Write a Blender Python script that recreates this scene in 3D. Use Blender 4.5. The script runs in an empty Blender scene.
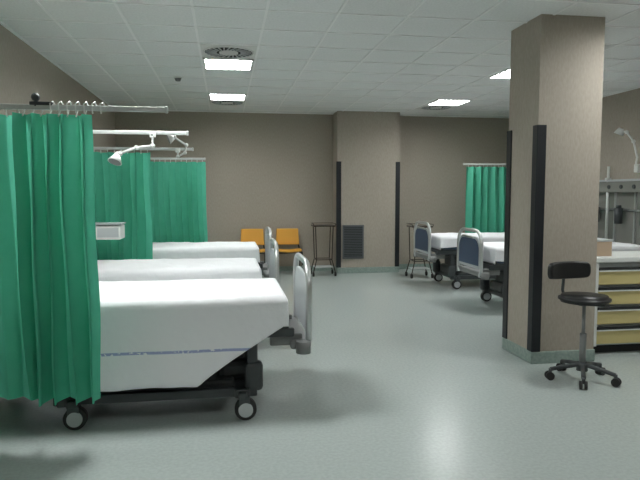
import bpy, bmesh, math, random
from mathutils import Vector, Matrix, noise
random.seed(4)
S=bpy.context.scene
S.view_settings.view_transform='Standard'
S.view_settings.look='None'
S.view_settings.exposure=0.0
COL=bpy.context.collection

# ---------------------------------------------------------------- materials
def newmat(name,col,rough=0.5,metal=0.0,spec=0.5):
    m=bpy.data.materials.new(name); m.use_nodes=True
    b=m.node_tree.nodes['Principled BSDF']
    b.inputs['Base Color'].default_value=(*col,1)
    b.inputs['Roughness'].default_value=rough
    b.inputs['Metallic'].default_value=metal
    b.inputs['Specular IOR Level'].default_value=spec
    return m
def noisy(m,col1,col2,scale,stretch=(1,1,1),bump=0.0,detail=4,lo=0.35,hi=0.65):
    nt=m.node_tree; b=nt.nodes['Principled BSDF']
    tc=nt.nodes.new('ShaderNodeTexCoord'); mp=nt.nodes.new('ShaderNodeMapping')
    mp.inputs['Scale'].default_value=stretch
    n=nt.nodes.new('ShaderNodeTexNoise'); n.inputs['Scale'].default_value=scale; n.inputs['Detail'].default_value=detail
    r=nt.nodes.new('ShaderNodeValToRGB'); r.color_ramp.elements[0].position=lo; r.color_ramp.elements[1].position=hi
    r.color_ramp.elements[0].color=(*col1,1); r.color_ramp.elements[1].color=(*col2,1)
    nt.links.new(tc.outputs['Object'],mp.inputs['Vector']); nt.links.new(mp.outputs[0],n.inputs['Vector'])
    nt.links.new(n.outputs['Fac'],r.inputs['Fac']); nt.links.new(r.outputs['Color'],b.inputs['Base Color'])
    if bump>0:
        bp=nt.nodes.new('ShaderNodeBump'); bp.inputs['Strength'].default_value=bump; bp.inputs['Distance'].default_value=0.002
        nt.links.new(n.outputs['Fac'],bp.inputs['Height']); nt.links.new(bp.outputs[0],b.inputs['Normal'])
    return m
M={}
M['wall']=noisy(newmat('wallpaper_beige',(0.4,0.36,0.3),0.75),(0.39,0.342,0.285),(0.435,0.385,0.325),70,(1,1,0.3),0.12)
M['floor']=noisy(newmat('vinyl_floor',(0.4,0.47,0.43),0.25,0,0.5),(0.425,0.475,0.46),(0.48,0.53,0.515),45,(1,1,1),0.01,6)
M['base']=noisy(newmat('cove_base_vinyl',(0.25,0.33,0.29),0.45),(0.24,0.31,0.28),(0.31,0.38,0.345),40)
M['tile']=noisy(newmat('ceiling_tile',(0.6,0.62,0.6),0.9),(0.82,0.83,0.83),(0.89,0.90,0.90),50,(1,1,1),0.1)
M['tbar']=newmat('ceiling_tbar',(0.95,0.95,0.95),0.5)
M['guard']=newmat('guard_dark',(0.012,0.014,0.018),0.45)
M['green']=noisy(newmat('curtain_green',(0.02,0.36,0.2),0.8,0,0.2),(0.10,0.49,0.34),(0.125,0.54,0.38),8,(1,1,1),0.0)
def add_translucent(m,col,f):
    nt=m.node_tree; b=nt.nodes['Principled BSDF']; o=[n for n in nt.nodes if n.type=='OUTPUT_MATERIAL'][0]
    t=nt.nodes.new('ShaderNodeBsdfTranslucent'); t.inputs[0].default_value=(*col,1)
    mx=nt.nodes.new('ShaderNodeMixShader'); mx.inputs[0].default_value=f
    nt.links.new(b.outputs[0],mx.inputs[1]); nt.links.new(t.outputs[0],mx.inputs[2]); nt.links.new(mx.outputs[0],o.inputs[0])
add_translucent(M['green'],(0.15,0.64,0.46),0.35)
M['steel']=newmat('brushed_steel',(0.66,0.67,0.67),0.32,0.85)
M['alu']=newmat('rail_aluminium',(0.62,0.64,0.63),0.4,0.3)
M['white']=newmat('white_plastic',(0.75,0.76,0.74),0.4)
M['grey']=newmat('grey_plastic',(0.20,0.205,0.205),0.5)
M['lgrey']=newmat('light_grey_plastic',(0.50,0.53,0.54),0.45)
M['dgrey']=newmat('dark_grey_enamel',(0.05,0.057,0.06),0.45)
M['black']=newmat('black_vinyl',(0.012,0.012,0.013),0.4)
M['rubber']=newmat('black_rubber',(0.02,0.02,0.02),0.7)
M['blue']=newmat('board_blue',(0.05,0.085,0.15),0.4)
M['orange']=newmat('seat_orange_yellow',(0.85,0.42,0.06),0.5)
M['yellow']=newmat('drawer_yellow',(0.62,0.52,0.24),0.4)
M['bronze']=newmat('bronze_frame',(0.06,0.045,0.035),0.4,0.4)
M['beige']=newmat('beige_box',(0.50,0.38,0.27),0.6)
M['grille']=newmat('grille_grey',(0.13,0.14,0.15),0.5)
M['dark']=newmat('void_dark',(0.02,0.022,0.022),0.8)
M['mattress']=newmat('mattress_blue',(0.06,0.10,0.16),0.6)
M['wallunit']=newmat('headwall_panel',(0.22,0.22,0.20),0.5)
def sheetmat():
    m=newmat('bed_linen',(0.8,0.8,0.8),0.85,0,0.2); nt=m.node_tree; b=nt.nodes['Principled BSDF']
    tc=nt.nodes.new('ShaderNodeTexCoord'); sp=nt.nodes.new('ShaderNodeSeparateXYZ')
    nt.links.new(tc.outputs['Object'],sp.inputs[0])
    def math_(op,a,bv):
        n=nt.nodes.new('ShaderNodeMath'); n.operation=op
        nt.links.new(a,n.inputs[0])
        if isinstance(bv,(int,float)): n.inputs[1].default_value=bv
        else: nt.links.new(bv,n.inputs[1])
        return n.outputs[0]
    d=math_('SUBTRACT',sp.outputs['Z'],0.485); d=math_('ABSOLUTE',d,0)
    band=math_('LESS_THAN',d,0.009)
    n=nt.nodes.new('ShaderNodeTexNoise'); n.inputs['Scale'].default_value=60; nt.links.new(tc.outputs['Object'],n.inputs['Vector'])
    g=math_('GREATER_THAN',n.outputs['Fac'],0.40)
    f=math_('MULTIPLY',band,g)
    f=math_('MULTIPLY',f,0.65)
    mx=nt.nodes.new('ShaderNodeMixRGB'); mx.inputs[1].default_value=(0.90,0.90,0.93,1); mx.inputs[2].default_value=(0.12,0.2,0.55,1)
    nt.links.new(f,mx.inputs[0]); nt.links.new(mx.outputs[0],b.inputs['Base Color'])
    n2=nt.nodes.new('ShaderNodeTexNoise'); n2.inputs['Scale'].default_value=5; n2.inputs['Detail'].default_value=5; nt.links.new(tc.outputs['Object'],n2.inputs['Vector'])
    bp=nt.nodes.new('ShaderNodeBump'); bp.inputs['Strength'].default_value=0.6; bp.inputs['Distance'].default_value=0.03
    nt.links.new(n2.outputs['Fac'],bp.inputs['Height']); nt.links.new(bp.outputs[0],b.inputs['Normal'])
    return m
M['sheet']=sheetmat()
def emis(name,col,st):
    m=bpy.data.materials.new(name); m.use_nodes=True; nt=m.node_tree; nt.nodes.clear()
    e=nt.nodes.new('ShaderNodeEmission'); e.inputs[0].default_value=(*col,1); e.inputs[1].default_value=st
    o=nt.nodes.new('ShaderNodeOutputMaterial'); nt.links.new(e.outputs[0],o.inputs[0]); return m
M['lamp']=emis('luminaire_diffuser',(0.97,1.0,0.98),52.0)
M['lamp_bright']=emis('luminaire_diffuser_bright',(0.97,1.0,0.98),88.0)
M['lamp_dim']=emis('luminaire_diffuser_dim',(0.97,1.0,0.98),28.0)

# ---------------------------------------------------------------- helpers
def empty(name,loc=(0,0,0),rz=0):
    e=bpy.data.objects.new(name,None); e.empty_display_size=0.1; COL.objects.link(e)
    e.location=loc; e.rotation_euler=(0,0,rz); return e
def finish(name,bm,mat,parent=None,smooth=False,loc=(0,0,0)):
    me=bpy.data.meshes.new(name); bm.normal_update(); bm.to_mesh(me); bm.free()
    o=bpy.data.objects.new(name,me); COL.objects.link(o); o.location=loc
    if isinstance(mat,(list,tuple)):
        for k in mat: me.materials.append(M[k])
    else: me.materials.append(M[mat])
    if parent: o.parent=parent
    if smooth:
        for p in me.polygons: p.use_smooth=True
    return o
def addbox(bm,c,s,mi=0,bev=0,rot=None):
    r=bmesh.ops.create_cube(bm,size=1.0); vs=r['verts']
    for v in vs: v.co=Vector((v.co.x*s[0],v.co.y*s[1],v.co.z*s[2]))
    if bev>0:
        es=list({e for v in vs for e in v.link_edges})
        g=bmesh.ops.bevel(bm,geom=es,offset=bev,segments=2,profile=0.5,affect='EDGES')
        vs=list({v for v in g['verts']}|{v for v in vs if v.is_valid})
    for v in vs:
        if rot: v.co=rot@v.co
        v.co=v.co+Vector(c)
    for f in {f for v in vs for f in v.link_faces}: f.material_index=mi
def addcyl(bm,p1,p2,r1,r2=None,seg=16,mi=0):
    p1=Vector(p1);p2=Vector(p2); r2=r1 if r2 is None else r2
    d=p2-p1; L=d.length
    q=Vector((0,0,1)).rotation_difference(d.normalized()).to_matrix().to_4x4()
    mt=Matrix.Translation((p1+p2)/2)@q
    r=bmesh.ops.create_cone(bm,cap_ends=True,segments=seg,radius1=r1,radius2=r2,depth=L,matrix=mt)
    for f in {f for v in r['verts'] for f in v.link_faces}: f.material_index=mi; f.smooth=len(f.verts)==4
def addsph(bm,c,r,sc=(1,1,1),mi=0):
    g=bmesh.ops.create_uvsphere(bm,u_segments=16,v_segments=10,radius=r)
    for v in g['verts']: v.co=Vector((v.co.x*sc[0],v.co.y*sc[1],v.co.z*sc[2]))+Vector(c)
    for f in {f for v in g['verts'] for f in v.link_faces}: f.material_index=mi; f.smooth=True
def box(name,c,s,mat,parent=None,bev=0):
    bm=bmesh.new(); addbox(bm,c,s,0,bev); return finish(name,bm,mat,parent)
def cyl(name,p1,p2,r,mat,parent=None,r2=None,seg=20):
    bm=bmesh.new(); addcyl(bm,p1,p2,r,r2,seg); return finish(name,bm,mat,parent)
def addtube(bm,pts,r,seg=10,mi=0,closed=False):
    pts=[Vector(p) for p in pts]; n=len(pts); rings=[]
    up=None
    for i,p in enumerate(pts):
        if closed: t=(pts[(i+1)%n]-pts[(i-1)%n]).normalized()
        else:
            a=pts[max(i-1,0)]; b=pts[min(i+1,n-1)]; t=(b-a).normalized()
        if up is None:
            up=Vector((0,0,1)) if abs(t.z)<0.9 else Vector((1,0,0))
            up=(up-t*up.dot(t)).normalized()
        else:
            up=(up-t*up.dot(t)).normalized()
        s=t.cross(up)
        rings.append([bm.verts.new(p+(up*math.cos(2*math.pi*k/seg)+s*math.sin(2*math.pi*k/seg))*r) for k in range(seg)])
    for i in range(n if closed else n-1):
        A=rings[i];B=rings[(i+1)%n]
        for k in range(seg):
            f=bm.faces.new((A[k],A[(k+1)%seg],B[(k+1)%seg],B[k])); f.smooth=True; f.material_index=mi
    if not closed:
        for R in (rings[0],rings[-1]):
            try: bm.faces.new(R).material_index=mi
            except: pass
def tube(name,pts,r,mat,parent=None,closed=False):
    bm=bmesh.new(); addtube(bm,pts,r,10,0,closed); bmesh.ops.recalc_face_normals(bm,faces=bm.faces); return finish(name,bm,mat,parent)

# ---------------------------------------------------------------- room shell
XL,XR,YB,YF,H=-1.94,5.85,11.4,-1.6,3.0
box('floor',((XL+XR)/2,(YB+YF)/2,-0.05),(XR-XL+0.4,YB-YF+0.4,0.1),'floor')
box('ceiling',((XL+XR)/2,(YB+YF)/2,H+0.06),(XR-XL+0.4,YB-YF+0.4,0.12),'tile')
box('wall_left',(XL-0.1,(YB+YF)/2,H/2),(0.2,YB-YF,H),'wall')
box('wall_right',(XR+0.1,(YB+YF)/2,H/2),(0.2,YB-YF,H),'wall')
box('wall_back',((XL+XR)/2,YB+0.1,H/2),(XR-XL+0.4,0.2,H),'wall')
box('wall_rear',((XL+XR)/2,YF-0.1,H/2),(XR-XL+0.4,0.2,H),'wall')
box('baseboard_left',(XL+0.006,(YB+YF)/2,0.05),(0.012,YB-YF,0.10),'base')
box('baseboard_right',(XR-0.006,(YB+YF)/2,0.05),(0.012,YB-YF,0.10),'base')
box('baseboard_back',((XL+XR)/2,YB-0.006,0.05),(XR-XL,0.012,0.10),'base')
GX,GY=0.06,7.17
bm=bmesh.new()
x=GX-0.3-0.6*2
while x<XR:
    addbox(bm,(x,(YB+YF)/2,H-0.003),(0.022,YB-YF,0.006)); x+=0.6
y=GY-0.3-0.6*14
while y<YB:
    if y>YF: addbox(bm,((XL+XR)/2,y,H-0.0035),(XR-XL,0.022,0.007))
    y+=0.6
addbox(bm,((XL+XR)/2,YB-0.012,H-0.006),(XR-XL,0.024,0.012)); addbox(bm,(XL+0.012,(YB+YF)/2,H-0.006),(0.024,YB-YF,0.012)); addbox(bm,(XR-0.012,(YB+YF)/2,H-0.006),(0.024,YB-YF,0.012))
finish('trim_1',bm,'tbar')

def luminaire(x,y,mat='lamp'):
    e=empty('ceiling_light',(x,y,H))
    bm=bmesh.new(); w=0.57
    for s in (-1,1):
        addbox(bm,(s*(w/2-0.012),0,-0.012),(0.024,w,0.02)); addbox(bm,(0,s*(w/2-0.012),-0.012),(w,0.024,0.02))
    finish('frame',bm,'white',e)
    box('diffuser',(0,0,-0.008),(w-0.05,w-0.05,0.006),mat,e)
    bm=bmesh.new()
    for k in (-1,0,1): addbox(bm,(0,k*0.135,-0.018),(w-0.05,0.03,0.014))
    for k in range(-3,4): addbox(bm,(k*0.072,0,-0.015),(0.007,w-0.05,0.008))
    finish('louvre',bm,'grey',e)
for p in ((GX,GY),(GX,GY+2.4),(GX+3.6,GY),(GX+3.6,GY+2.4)): luminaire(*p)
luminaire(GX-0.6,GY-3.0,'lamp_bright'); luminaire(GX+3.6,GY-3.0,'lamp')
for p in ((GX,GY-6.0),(GX+3.6,GY-5.4),(GX+1.8,GY-7.8)): luminaire(*p,mat='lamp_dim')

def diffuser(x,y):
    e=empty('air_diffuser',(x,y,H))
    box('plate',(0,0,-0.006),(0.575,0.575,0.008),'white',e)
    cyl('slot_recess',(0,0,-0.014),(0,0,-0.010),0.26,'dark',e,seg=40)
    bm=bmesh.new()
    for k in range(24):
        a=2*math.pi*k/24; rot=Matrix.Rotation(a+0.25,3,'Z')
        addbox(bm,(0.185*math.cos(a),0.185*math.sin(a),-0.018),(0.12,0.014,0.006),0,0,rot)
    finish('vanes',bm,'lgrey',e)
    cyl('hub',(0,0,-0.024),(0,0,-0.012),0.10,'white',e,seg=30)
    bm=bmesh.new(); addtube(bm,[(0.26*math.cos(t*math.pi/20),0.26*math.sin(t*math.pi/20),-0.014) for t in range(40)],0.01,8,0,True); finish('ring',bm,'white',e)
diffuser(GX,GY-0.6); diffuser(GX,GY+3.0); diffuser(GX+3.6,GY+3.0)
e=empty('smoke_detector',(-0.58,8.1,H)); cyl('base',(0,0,-0.02),(0,0,-0.006),0.055,'white',e); cyl('chamber',(0,0,-0.055),(0,0,-0.02),0.03,'grey',e,r2=0.045)

# ---------------------------------------------------------------- columns
def column(x0,x1,y0,y1,guards):
    e=empty('structural_column',((x0+x1)/2,(y0+y1)/2,0)); w=x1-x0; d=y1-y0
    box('shaft',(0,0,H/2),(w,d,H),'wall',e)
    box('skirting',(0,0,0.055),(w+0.024,d+0.024,0.11),'base',e,0.008)
    for gx,gy in guards:
        bm=bmesh.new(); cx=gx*w/2; cy=gy*d/2; z0,z1=0.11,2.08
        addbox(bm,(cx-gx*0.035+gx*0.006,cy+gy*0.006,(z0+z1)/2),(0.085,0.014,z1-z0),0,0.004)
        addbox(bm,(cx+gx*0.006,cy-gy*0.035+gy*0.006,(z0+z1)/2),(0.014,0.085,z1-z0),0,0.004)
        finish('corner_guard',bm,'guard',e)
    return e
column(2.648,3.235,4.82,5.36,[(-1,-1),(-1,1)])
c2=column(2.06,3.24,10.95,YB-0.002,[(-1,-1),(1,-1)])
g=empty('vent_grille',(2.36,10.95,0))
box('backing',(0,-0.006,0.59),(0.38,0.01,0.60),'dark',g)
bm=bmesh.new()
for s in (-1,1): addbox(bm,(s*0.19,-0.015,0.59),(0.025,0.024,0.63)); addbox(bm,(0,-0.015,0.59+s*0.303),(0.40,0.024,0.025))
for k in range(19): addbox(bm,(0,-0.016,0.31+k*0.031),(0.36,0.004,0.022),0,0,Matrix.Rotation(0.5,3,'X'))
finish('louvres',bm,'grille',g)

# ---------------------------------------------------------------- curtains
def curtain_mesh(name,parent,x0,x1,y,zt,zb,folds,amp,seed=0,flare=0.0):
    bm=bmesh.new(); n=folds*16; m=24; rows=[]
    for j in range(m+1):
        v=j/m; z=zt+(zb-zt)*v; row=[]
        for i in range(n+1):
            u=i/n
            ph=2*math.pi*folds*u+2.2*noise.noise(Vector((u*4,seed,v*0.6)))
            a=amp*(0.55+0.45*min(1,v*3))*(1+0.9*noise.noise(Vector((u*6,seed+3.1,0.3+v*0.5))))
            xx=x0+(x1-x0)*u+0.35*amp*math.sin(2*ph)*0.5+flare*v*(u)+0.015*noise.noise(Vector((u*5,seed,v*3)))
            yy=y+a*math.sin(ph)+0.02*noise.noise(Vector((u*10,seed,v*2)))
            sag=0.006*abs(math.sin(math.pi*folds*u)) if j==0 else 0
            dz=0.012*noise.noise(Vector((u*5,seed+9,0))) if j==m else 0
            row.append(bm.verts.new((xx,yy,z-sag+dz)))
        rows.append(row)
    for j in range(m):
        for i in range(n): bm.faces.new((rows[j][i],rows[j+1][i],rows[j+1][i+1],rows[j][i+1]))
    o=finish(name,bm,'green',parent,True)
def curtain(y,xw,xe,panels,zr=1.98,zb=0.28):
    e=empty('privacy_curtain',(xw,y,0)); sgn=1 if xe>xw else -1; L=abs(xe-xw)
    bm=bmesh.new(); addbox(bm,(sgn*L/2,0,zr),(L,0.022,0.03),0,0.005); addcyl(bm,(0,0,zr),(sgn*0.02,0,zr),0.045)
    addbox(bm,(sgn*(L+0.008),0,zr),(0.018,0.03,0.038),0,0.005)
    finish('rail',bm,'alu',e)
    bm=bmesh.new()
    for k,(a,b,dy,f,amp) in enumerate(panels):
        la,lb=sorted((a-xw,b-xw))
        curtain_mesh('curtain_panel_%d'%(k+1),e,la,lb,dy,zr-0.04,zb,f,amp,seed=k*5+y,flare=0.02)
        for q in range(f*2):
            xx=la+(lb-la)*(q+0.5)/(f*2)
            addcyl(bm,(xx,0,zr-0.012),(xx,dy,zr-0.055),0.004,seg=6)
    finish('hooks',bm,'white',e)
    return e
c1=curtain(3.62,XL,-0.335,[(-1.9,-1.10,0.02,6,0.035),(-1.12,-0.745,-0.05,4,0.085)],zr=1.98,zb=0.31)
bm=bmesh.new(); addcyl(bm,(0.90,0,1.985),(0.90,0,2.02),0.012); addsph(bm,(0.90,0,2.035),0.024); addbox(bm,(0.93,0,2.0),(0.12,0.035,0.02),0,0.004)
finish('pivot_clamp',bm,'dgrey',c1)
bm=bmesh.new()
for k in range(7):
    xx=0.98+k*0.045; addtube(bm,[(xx,-0.005,1.95),(xx,-0.02,2.0),(xx+0.012,0.0,2.015),(xx+0.02,0.018,1.99)],0.004,6)
finish('loose_hooks',bm,'white',c1)
curtain(5.0,XL,-0.30,[(-1.92,-1.60,0,4,0.04)])
curtain(6.8,XL,-0.35,[(-1.9,-0.79,0,8,0.06)])
curtain(8.7,XL,-0.28,[(-1.88,-0.27,0,11,0.065)])
curtain(9.98,XR,4.12,[(4.16,5.7,0,11,0.065)],zr=2.0)

def exam_lamp(base,pts,head,aim):
    e=empty('examination_lamp',base)
    bm=bmesh.new(); addtube(bm,pts,0.011,8)
    for p in pts: addsph(bm,p,0.020)
    addbox(bm,(0,0,0),(0.05,0.03,0.05),0,0.006)
    finish('arm',bm,'white',e)
    d=Vector(aim).normalized(); hp=Vector(head)
    bm=bmesh.new(); addcyl(bm,hp-d*0.03,hp+d*0.03,0.025,0.055,24); addcyl(bm,hp-d*0.055,hp-d*0.03,0.018,0.025,16)
    finish('shade',bm,'white',e)
    cyl('lens',hp+d*0.03,hp+d*0.033,0.048,'grey',e)
exam_lamp((-0.56,4.97,1.965),[(0,0,0.0),(0,-0.01,-0.09),(-0.12,-0.05,-0.11),(-0.24,-0.08,-0.16)],(-0.27,-0.09,-0.20),(-0.3,-0.5,-1))
exam_lamp((-0.50,6.77,1.965),[(0,0,0.0),(0,-0.01,-0.07),(0.08,-0.06,-0.03),(0.1,-0.1,0.05),(-0.02,-0.2,0.12)],(-0.05,-0.22,0.11),(-1,-0.2,-0.4))

# ---------------------------------------------------------------- beds
def bed(loc,rz,seed,short=False,xe=0.97):
    e=empty('hospital_bed',loc,rz)
    U=0.035
    def hem(x):
        if short: return 0.66+0.012*math.sin(x*6+seed)
        x0,x1=0.42,xe
        if x<x0: return 0.255+0.006*math.sin(x*9)
        t=(x-x0)/(x1-x0); return 0.255+0.37*(t**0.9)
    bm=bmesh.new()
    for s in (-1,1): addbox(bm,(0.15,s*0.35,0.17),(1.3,0.05,0.06),0,0.008)
    for xx in (-0.42,0.70): addbox(bm,(xx,0,0.17),(0.10,0.82,0.06),0,0.01)
    addbox(bm,(0.15,0,0.2),(1.0,0.56,0.06),0,0.02)
    finish('chassis',bm,'dgrey',e)
    bm=bmesh.new()
    for xx in (-0.3,0.66):
        addbox(bm,(xx,0,0.27),(0.24,0.40,0.14),0,0.04); addbox(bm,(xx,0,0.42+U/2),(0.13,0.24,0.24+U),0,0.015)
    for s in (-1,1):
        addbox(bm,(0.78,s*0.33,0.27),(0.12,0.10,0.20),0,0.03)
        addbox(bm,(0.77,s*0.33,0.42+U/2),(0.07,0.06,0.26+U),0,0.012)
    finish('lift_columns',bm,'dgrey',e)
    bm=bmesh.new()
    for xx in (-0.375,0.70):
        for s in (-1,1):
            yy=s*0.41
            addbox(bm,(xx,yy,0.165),(0.06,0.085,0.05),0,0.014)
            for q in (-1,1): addbox(bm,(xx+0.012,yy+q*0.034,0.11),(0.07,0.008,0.10),0,0.003)
    finish('caster_forks',bm,'dgrey',e)
    bm=bmesh.new(); b2=bmesh.new()
    for xx in (-0.375,0.70):
        for s in (-1,1):
            yy=s*0.41; cx=xx+0.02
            addcyl(bm,(cx,yy-0.026,0.072),(cx,yy+0.026,0.072),0.072,seg=28)
            addcyl(b2,(cx,yy-0.040,0.072),(cx,yy+0.040,0.072),0.048,seg=20); addcyl(b2,(cx,yy-0.044,0.072),(cx,yy+0.044,0.072),0.014,seg=12)
    finish('tyres',bm,'rubber',e); finish('hubs',b2,'lgrey',e)
    bm=bmesh.new()
    for s in (-1,1): addbox(bm,(0.0,s*0.38,0.535+U),(2.1,0.04,0.06),0,0.01)
    for k in range(8): addbox(bm,(-1.0+k*0.285,0,0.545+U),(0.05,0.76,0.03))
    addbox(bm,(0,0,0.575+U),(2.02,0.80,0.02),0)
    addbox(bm,(0.1,0,0.49+U),(1.5,0.50,0.07),0,0.02)
    finish('deck_frame',bm,'dgrey',e)
    bm=bmesh.new()
    for sx in (-1,1):
        addbox(bm,(sx*1.09,0,0.48),(0.13,0.76,0.07),0,0.02)
        for s in (-1,1):
            addcyl(bm,(sx*1.11,s*0.40,0.43),(sx*1.11,s*0.40,0.51),0.05,seg=20)
            addbox(bm,(sx*1.0,s*0.32,0.51),(0.22,0.06,0.08),0,0.01)
    finish('end_bumpers',bm,'grey',e)
    bm=bmesh.new(); addbox(bm,(-0.035,0,0.675+U),(1.97,0.86,0.17),0,0.03); finish('mattress',bm,'mattress',e)
    ends=((1,'foot_board'),) if short else ((1,'foot_board'),(-1,'head_board'))
    for sx,nm in ends:
        X=sx*1.15; zt=1.025; zb=0.53; w=0.37; r=0.18
        pts=[(X,-w+0.04,0.45),(X,-w,zb)]
        for k in range(9):
            a=math.pi-math.pi/2*k/8; pts.append((X,-w+r+r*math.cos(a),zt-r+r*math.sin(a)))
        for k in range(9):
            a=math.pi/2-math.pi/2*k/8; pts.append((X,w-r+r*math.cos(a),zt-r+r*math.sin(a)))
        pts+= [(X,w,zb),(X,w-0.04,0.45)]
        tube(nm+'_frame',pts,0.022,'steel',e)
        def pan(inset,zlow,ztop,rr):
            P=[(-w+inset,zlow),]; 
            for k in range(9):
                a=math.pi-math.pi/2*k/8; P.append((-w+inset+rr+rr*math.cos(a),ztop-rr+rr*math.sin(a)))
            for k in range(9):
                a=math.pi/2-math.pi/2*k/8; P.append((w-inset-rr+rr*math.cos(a),ztop-rr+rr*math.sin(a)))
            P.append((w-inset,zlow)); return P
        def plate(name,P,t,mat,off=0.0):
            bm=bmesh.new(); A=[bm.verts.new((X+off-t/2,a,b)) for a,b in P]; B=[bm.verts.new((X+off+t/2,a,b)) for a,b in P]
            bm.faces.new(A); bm.faces.new(B[::-1])
            for i in range(len(P)):
                j=(i+1)%len(P); bm.faces.new((A[i],A[j],B[j],B[i]))
            bmesh.ops.recalc_face_normals(bm,faces=bm.faces); finish(name,bm,mat,e)
        plate(nm+'_panel',pan(0.03,0.55,0.945,0.15),0.022,'lgrey')
        plate(nm+'_inlay',pan(0.06,0.585,0.92,0.14),0.010,'blue',sx*0.012)
        tube(nm+'_grab_bar',[(X,-0.16,0.915),(X+sx*0.03,-0.14,0.945),(X+sx*0.03,0.14,0.945),(X,0.16,0.915)],0.012,'steel',e)
    bm=bmesh.new(); ns=90; rows=[]
    W=0.445; zt=0.785+U; rc=0.03
    xs=[-1.05+(xe+1.05)*i/ns for i in range(ns+1)]
    ext=[(xe+0.02,0.775+U),(xe+0.03,0.755+U),(xe+0.033,0.72),(xe+0.035,0.66),(xe+0.033,0.62)]
    allr=[(x,zt) for x in xs]+ext
    nside=16; ntop=20
    for (x,ztop) in allr:
        h=hem(min(x,xe)); row=[]
        def put(y,z,side):
            dn=noise.noise(Vector((x*3.2,side*2+seed,z*0.8)))
            if side!=0:
                depth=(zt-z)/0.62
                y+=side*(0.010+0.030*depth*(0.5+0.5*math.sin(x*5+seed+side))*0.7+0.022*dn*depth+0.014*depth*noise.noise(Vector((x*9,seed,z*2))))
            else: z+=0.008*noise.noise(Vector((x*3,y*3,seed)))+0.004*noise.noise(Vector((x*9,y*7,seed)))
            z=min(z,ztop+0.006)
            return bm.verts.new((x,y,z))
        for k in range(nside): row.append(put(-W,h+(zt-rc-h)*k/(nside-1),-1))
        row.append(bm.verts.new((x,-W+rc*0.2,min(zt-rc*0.25,ztop))))
        for k in range(ntop+1): row.append(put(-W+rc+(2*W-2*rc)*k/ntop,zt,0))
        row.append(bm.verts.new((x,W-rc*0.2,min(zt-rc*0.25,ztop))))
        for k in range(nside): row.append(put(W,zt-rc-(zt-rc-h)*k/(nside-1),1))
        rows.append(row)
    for i in range(len(rows)-1):
        for k in range(len(rows[0])-1): bm.faces.new((rows[i][k],rows[i+1][k],rows[i+1][k+1],rows[i][k+1]))
    o=finish('sheet',bm,'sheet',e,True)
    sm=o.modifiers.new('thick','SOLIDIFY'); sm.thickness=0.004; sm.offset=1
    return e
bed((-0.60,4.33,0),0,1.0)
bed((-0.68,5.88,0),0,5.0)
bed((-0.58,8.02,0),0,9.0)
bed((4.29,7.38,0),math.pi,13.0,True)
bed((4.29,9.28,0),math.pi,17.0,True)

def console(y):
    e=empty('medical_supply_console',(XL,y,0))
    box('body',(0.46,0,1.11),(0.92,0.26,0.14),'white',e,0.012)
    box('top_tray',(0.46,0,1.195),(0.94,0.30,0.012),'lgrey',e)
    box('wall_plate',(0.015,0,1.25),(0.03,0.34,0.7),'lgrey',e,0.005)
    box('front_panel',(0.80,-0.134,1.11),(0.20,0.008,0.09),'lgrey',e)
    for k in range(3): cyl('outlet_%d'%k,(0.30+k*0.14,-0.145,1.11),(0.30+k*0.14,-0.128,1.11),0.025,'blue',e)
console(6.28)

# ---------------------------------------------------------------- trolley tables
def trolley(x,y,w=0.40,h=0.92,rz=0):
    e=empty('bedside_trolley',(x,y,0),rz); d=0.34
    box('top',(0,0,h-0.012),(w,d,0.024),'bronze',e,0.004)
    bm=bmesh.new()
    for sx in (-1,1):
        for sy in (-1,1):
            addtube(bm,[(sx*(w/2-0.04),sy*(d/2-0.03),h-0.02),(sx*(w/2-0.06),sy*(d/2-0.03),0.30),(sx*(w/2+0.0),sy*(d/2-0.01),0.07)],0.010,8)
    for sx in (-1,1): addcyl(bm,(sx*(w/2-0.06),-d/2+0.03,0.30),(sx*(w/2-0.06),d/2-0.03,0.30),0.008)
    for sy in (-1,1): addcyl(bm,(-w/2+0.06,sy*(d/2-0.03),0.30),(w/2-0.06,sy*(d/2-0.03),0.30),0.008)
    addtube(bm,[(-w/2,-d/2,h),(-w/2,-d/2,h+0.03),(-w/2,d/2,h+0.03),(w/2,d/2,h+0.03),(w/2,-d/2,h+0.03),(w/2,-d/2,h)],0.006,6)
    finish('frame',bm,'bronze',e)
    box('lower_shelf',(0,0,0.16),(w-0.06,d-0.06,0.012),'lgrey',e)
    bm=bmesh.new()
    for sx in (-1,1):
        for sy in (-1,1): addcyl(bm,(sx*w/2-0.014,sy*(d/2-0.01),0.04),(sx*w/2+0.014,sy*(d/2-0.01),0.04),0.04)
    finish('casters',bm,'rubber',e)
trolley(1.76,10.75); trolley(3.42,10.25,0.38)

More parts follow.
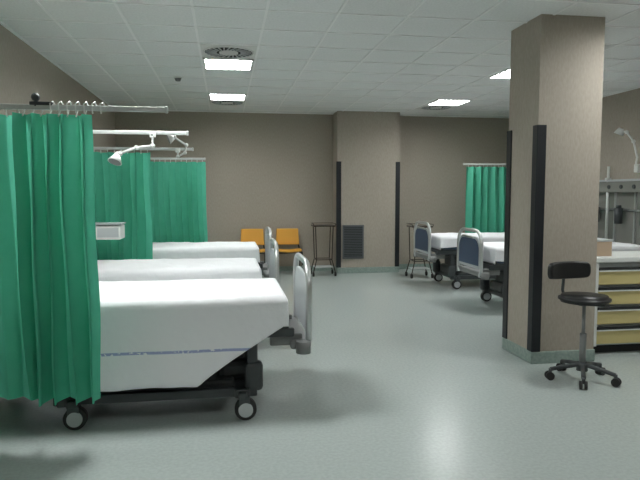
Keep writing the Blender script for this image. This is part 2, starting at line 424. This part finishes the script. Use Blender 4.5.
# ---------------------------------------------------------------- chairs
def chair(x,y,rz=0):
    e=empty('waiting_chair',(x,y,0),rz)
    def shell(name,nu,nv,fn,mat):
        bm=bmesh.new(); R=[[bm.verts.new(fn(i/nu*2-1,j/nv)) for i in range(nu+1)] for j in range(nv+1)]
        for j in range(nv):
            for i in range(nu): bm.faces.new((R[j][i],R[j][i+1],R[j+1][i+1],R[j+1][i]))
        o=finish(name,bm,mat,e,True); s=o.modifiers.new('t','SOLIDIFY'); s.thickness=0.03; s.offset=0; b=o.modifiers.new('b','BEVEL'); b.width=0.008; b.segments=2
    shell('seat',10,8,lambda u,v:(u*0.22,-0.22+0.42*v,0.45+0.015*u*u-0.02*v*v+(-0.02 if v<0.01 else 0)),'orange')
    shell('backrest',10,8,lambda u,v:(u*(0.22-0.015*v),0.20+0.05*v-0.03*(u*u),0.53+0.30*v),'orange')
    bm=bmesh.new()
    for s in (-1,1):
        addtube(bm,[(s*0.23,-0.21,0.0),(s*0.23,-0.19,0.42),(s*0.225,0.17,0.42),(s*0.20,0.235,0.60),(s*0.19,0.26,0.78)],0.012,8)
        addtube(bm,[(s*0.23,0.14,0.42),(s*0.235,0.24,0.0)],0.012,8)
    addcyl(bm,(-0.23,-0.19,0.41),(0.23,-0.19,0.41),0.011); addcyl(bm,(-0.225,0.17,0.41),(0.225,0.17,0.41),0.011)
    finish('frame',bm,'black',e)
chair(0.50,11.05); chair(1.16,11.05)

# ---------------------------------------------------------------- stool
def stool(x,y,rz):
    e=empty('rolling_stool',(x,y,0),rz)
    bm=bmesh.new(); addcyl(bm,(0,0,0.635),(0,0,0.69),0.20,0.195,40); 
    es=[ed for ed in bm.edges if abs(ed.verts[0].co.z-ed.verts[1].co.z)<1e-4]
    bmesh.ops.bevel(bm,geom=es,offset=0.02,segments=3,affect='EDGES'); finish('seat',bm,'black',e,True)
    bm=bmesh.new(); nu,nv=16,6; R=[]
    for j in range(nv+1):
        v=j/nv*2-1; row=[]
        for i in range(nu+1):
            u=i/nu*2-1
            k=(1-abs(v)**3*0.10); row.append(bm.verts.new((-0.01+0.20*u*k,0.215-0.05*u*u,0.865+0.072*v*(1-0.15*u**4))))
        R.append(row)
    for j in range(nv):
        for i in range(nu): bm.faces.new((R[j][i],R[j][i+1],R[j+1][i+1],R[j+1][i]))
    o=finish('backrest',bm,'black',e,True); s=o.modifiers.new('t','SOLIDIFY'); s.thickness=0.045; s.offset=0; b=o.modifiers.new('b','BEVEL'); b.width=0.015; b.segments=3
    tube('back_support',[(0,0.0,0.625),(0,0.15,0.62),(0,0.24,0.635),(0,0.265,0.69),(0,0.25,0.865)],0.013,'dgrey',e)
    bm=bmesh.new(); addcyl(bm,(0,0,0.34),(0,0,0.63),0.014); addcyl(bm,(0,0,0.10),(0,0,0.38),0.026); addbox(bm,(0,0,0.625),(0.16,0.12,0.02),0,0.004)
    finish('gas_column',bm,'grey',e)
    tube('lever',[(0,0,0.61),(0.12,-0.05,0.605),(0.19,-0.06,0.595)],0.006,'dgrey',e)
    bm=bmesh.new(); b2=bmesh.new(); addcyl(bm,(0,0,0.08),(0,0,0.15),0.045,0.035)
    for k in range(5):
        a=2*math.pi*k/5+0.3; c,s_=math.cos(a),math.sin(a)
        addtube(bm,[(0.03*c,0.03*s_,0.125),(0.16*c,0.16*s_,0.105),(0.25*c,0.25*s_,0.085)],0.017,8)
        addcyl(bm,(0.25*c,0.25*s_,0.045),(0.25*c,0.25*s_,0.092),0.013)
        for q in (-1,1):
            px,py=0.255*c-q*0.018*s_,0.255*s_+q*0.018*c; n=Vector((-s_,c,0))*0.011
            addcyl(b2,Vector((px,py,0.033))-n,Vector((px,py,0.033))+n,0.033)
    finish('star_base',bm,'dgrey',e); finish('casters',b2,'rubber',e)
stool(2.82,4.34,0.12)

# ---------------------------------------------------------------- drawer cabinet
def cabinet(x0,yf):
    W=1.16; D=0.5; e=empty('drawer_cabinet',(x0+W/2,yf+D/2,0))
    box('carcass',(0,0.01,0.47),(W,D-0.02,0.78),'lgrey',e,0.004)
    box('plinth',(0,0.02,0.04),(W-0.06,D-0.08,0.08),'dark',e)
    box('worktop',(0,-0.005,0.885),(W+0.03,D+0.04,0.05),'white',e,0.01)
    for s in (-1,0,1): box('post_%d'%(s+1),(s*(W/2-0.015),-D/2,0.47),(0.03,0.03,0.78),'white',e,0.004)
    for c in (-1,1):
        for k in range(4):
            zc=0.18+k*0.185; cx=c*(W/4-0.004); w=W/2-0.045
            box('drawer_%d_%d'%(c+1,k),(cx,-D/2-0.004,zc-0.015),(w,0.024,0.13),'yellow',e,0.005)
            box('handle_%d_%d'%(c+1,k),(cx,-D/2-0.012,zc+0.068),(w,0.03,0.026),'dark',e,0.004)
            box('handle_lip_%d_%d'%(c+1,k),(cx,-D/2-0.024,zc+0.05),(w,0.01,0.012),'white',e)
cabinet(3.36,5.02)
e=empty('storage_box',(3.50,5.22,0.91)); box('carton',(0,0,0.07),(0.17,0.22,0.14),'beige',e,0.004); box('lid',(0,0,0.146),(0.18,0.23,0.02),'lgrey',e,0.003)

# ---------------------------------------------------------------- right wall bed-head unit
e=empty('bed_head_unit',(XR,7.6,0))
box('trunking',(-0.06,0,1.59),(0.12,3.6,0.16),'wallunit',e,0.01)
box('trunking_top',(-0.07,0,1.685),(0.14,3.6,0.03),'lgrey',e,0.006)
box('backing_panel',(-0.012,0,1.08),(0.024,3.6,0.86),'wallunit',e)
bm=bmesh.new()
for k in range(8): addbox(bm,(-0.035,-1.6+k*0.45,1.08),(0.03,0.03,0.86),0,0.004)
addcyl(bm,(-0.05,-1.75,1.25),(-0.05,1.75,1.25),0.012)
finish('equipment_rail',bm,'steel',e)
bm=bmesh.new()
for k in range(12): addcyl(bm,(-0.135,-1.55+k*0.28,1.59),(-0.115,-1.55+k*0.28,1.59),0.03)
finish('gas_outlets',bm,'dgrey',e)
bm=bmesh.new()
for yy in (-0.1,0.45,1.0): 
    addcyl(bm,(-0.12,yy,1.05),(-0.12,yy,1.28),0.055,0.06); addcyl(bm,(-0.12,yy,1.28),(-0.12,yy,1.32),0.035)
finish('suction_jars',bm,'dgrey',e)
bm=bmesh.new(); addcyl(bm,(-0.10,0.75,0.75),(-0.10,0.75,1.9),0.02); addbox(bm,(-0.10,0.75,1.7),(0.08,0.06,0.06),0,0.01); finish('vertical_pole',bm,'white',e)
def wall_lamp(y):
    e=empty('wall_examination_lamp',(XR,y,0))
    bm=bmesh.new(); addbox(bm,(-0.03,0,1.85),(0.06,0.08,0.12),0,0.01)
    P=[(-0.06,0,1.88),(-0.10,-0.08,2.0),(-0.18,-0.10,2.22),(-0.22,0.0,2.36),(-0.28,0.06,2.38)]
    addtube(bm,P,0.014,8)
    for p in P[2:4]: addsph(bm,p,0.028)
    finish('arm',bm,'white',e)
    bm=bmesh.new(); d=Vector((-0.3,0.3,-1)).normalized(); hp=Vector(P[-1]); addcyl(bm,hp-d*0.04,hp+d*0.05,0.035,0.07,24); finish('shade',bm,'white',e)
wall_lamp(7.8)

# ---------------------------------------------------------------- world, camera
w=bpy.data.worlds.new('world'); S.world=w; w.use_nodes=True
w.node_tree.nodes['Background'].inputs[0].default_value=(0.5,0.55,0.55,1); w.node_tree.nodes['Background'].inputs[1].default_value=0.3
cd=bpy.data.cameras.new('camera'); cam=bpy.data.objects.new('camera',cd); COL.objects.link(cam)
cd.sensor_width=36; cd.lens=33.75; cam.location=(0,0,1.5)
cam.rotation_euler=(math.radians(90-4.48),0,math.radians(-9.0)); S.camera=cam
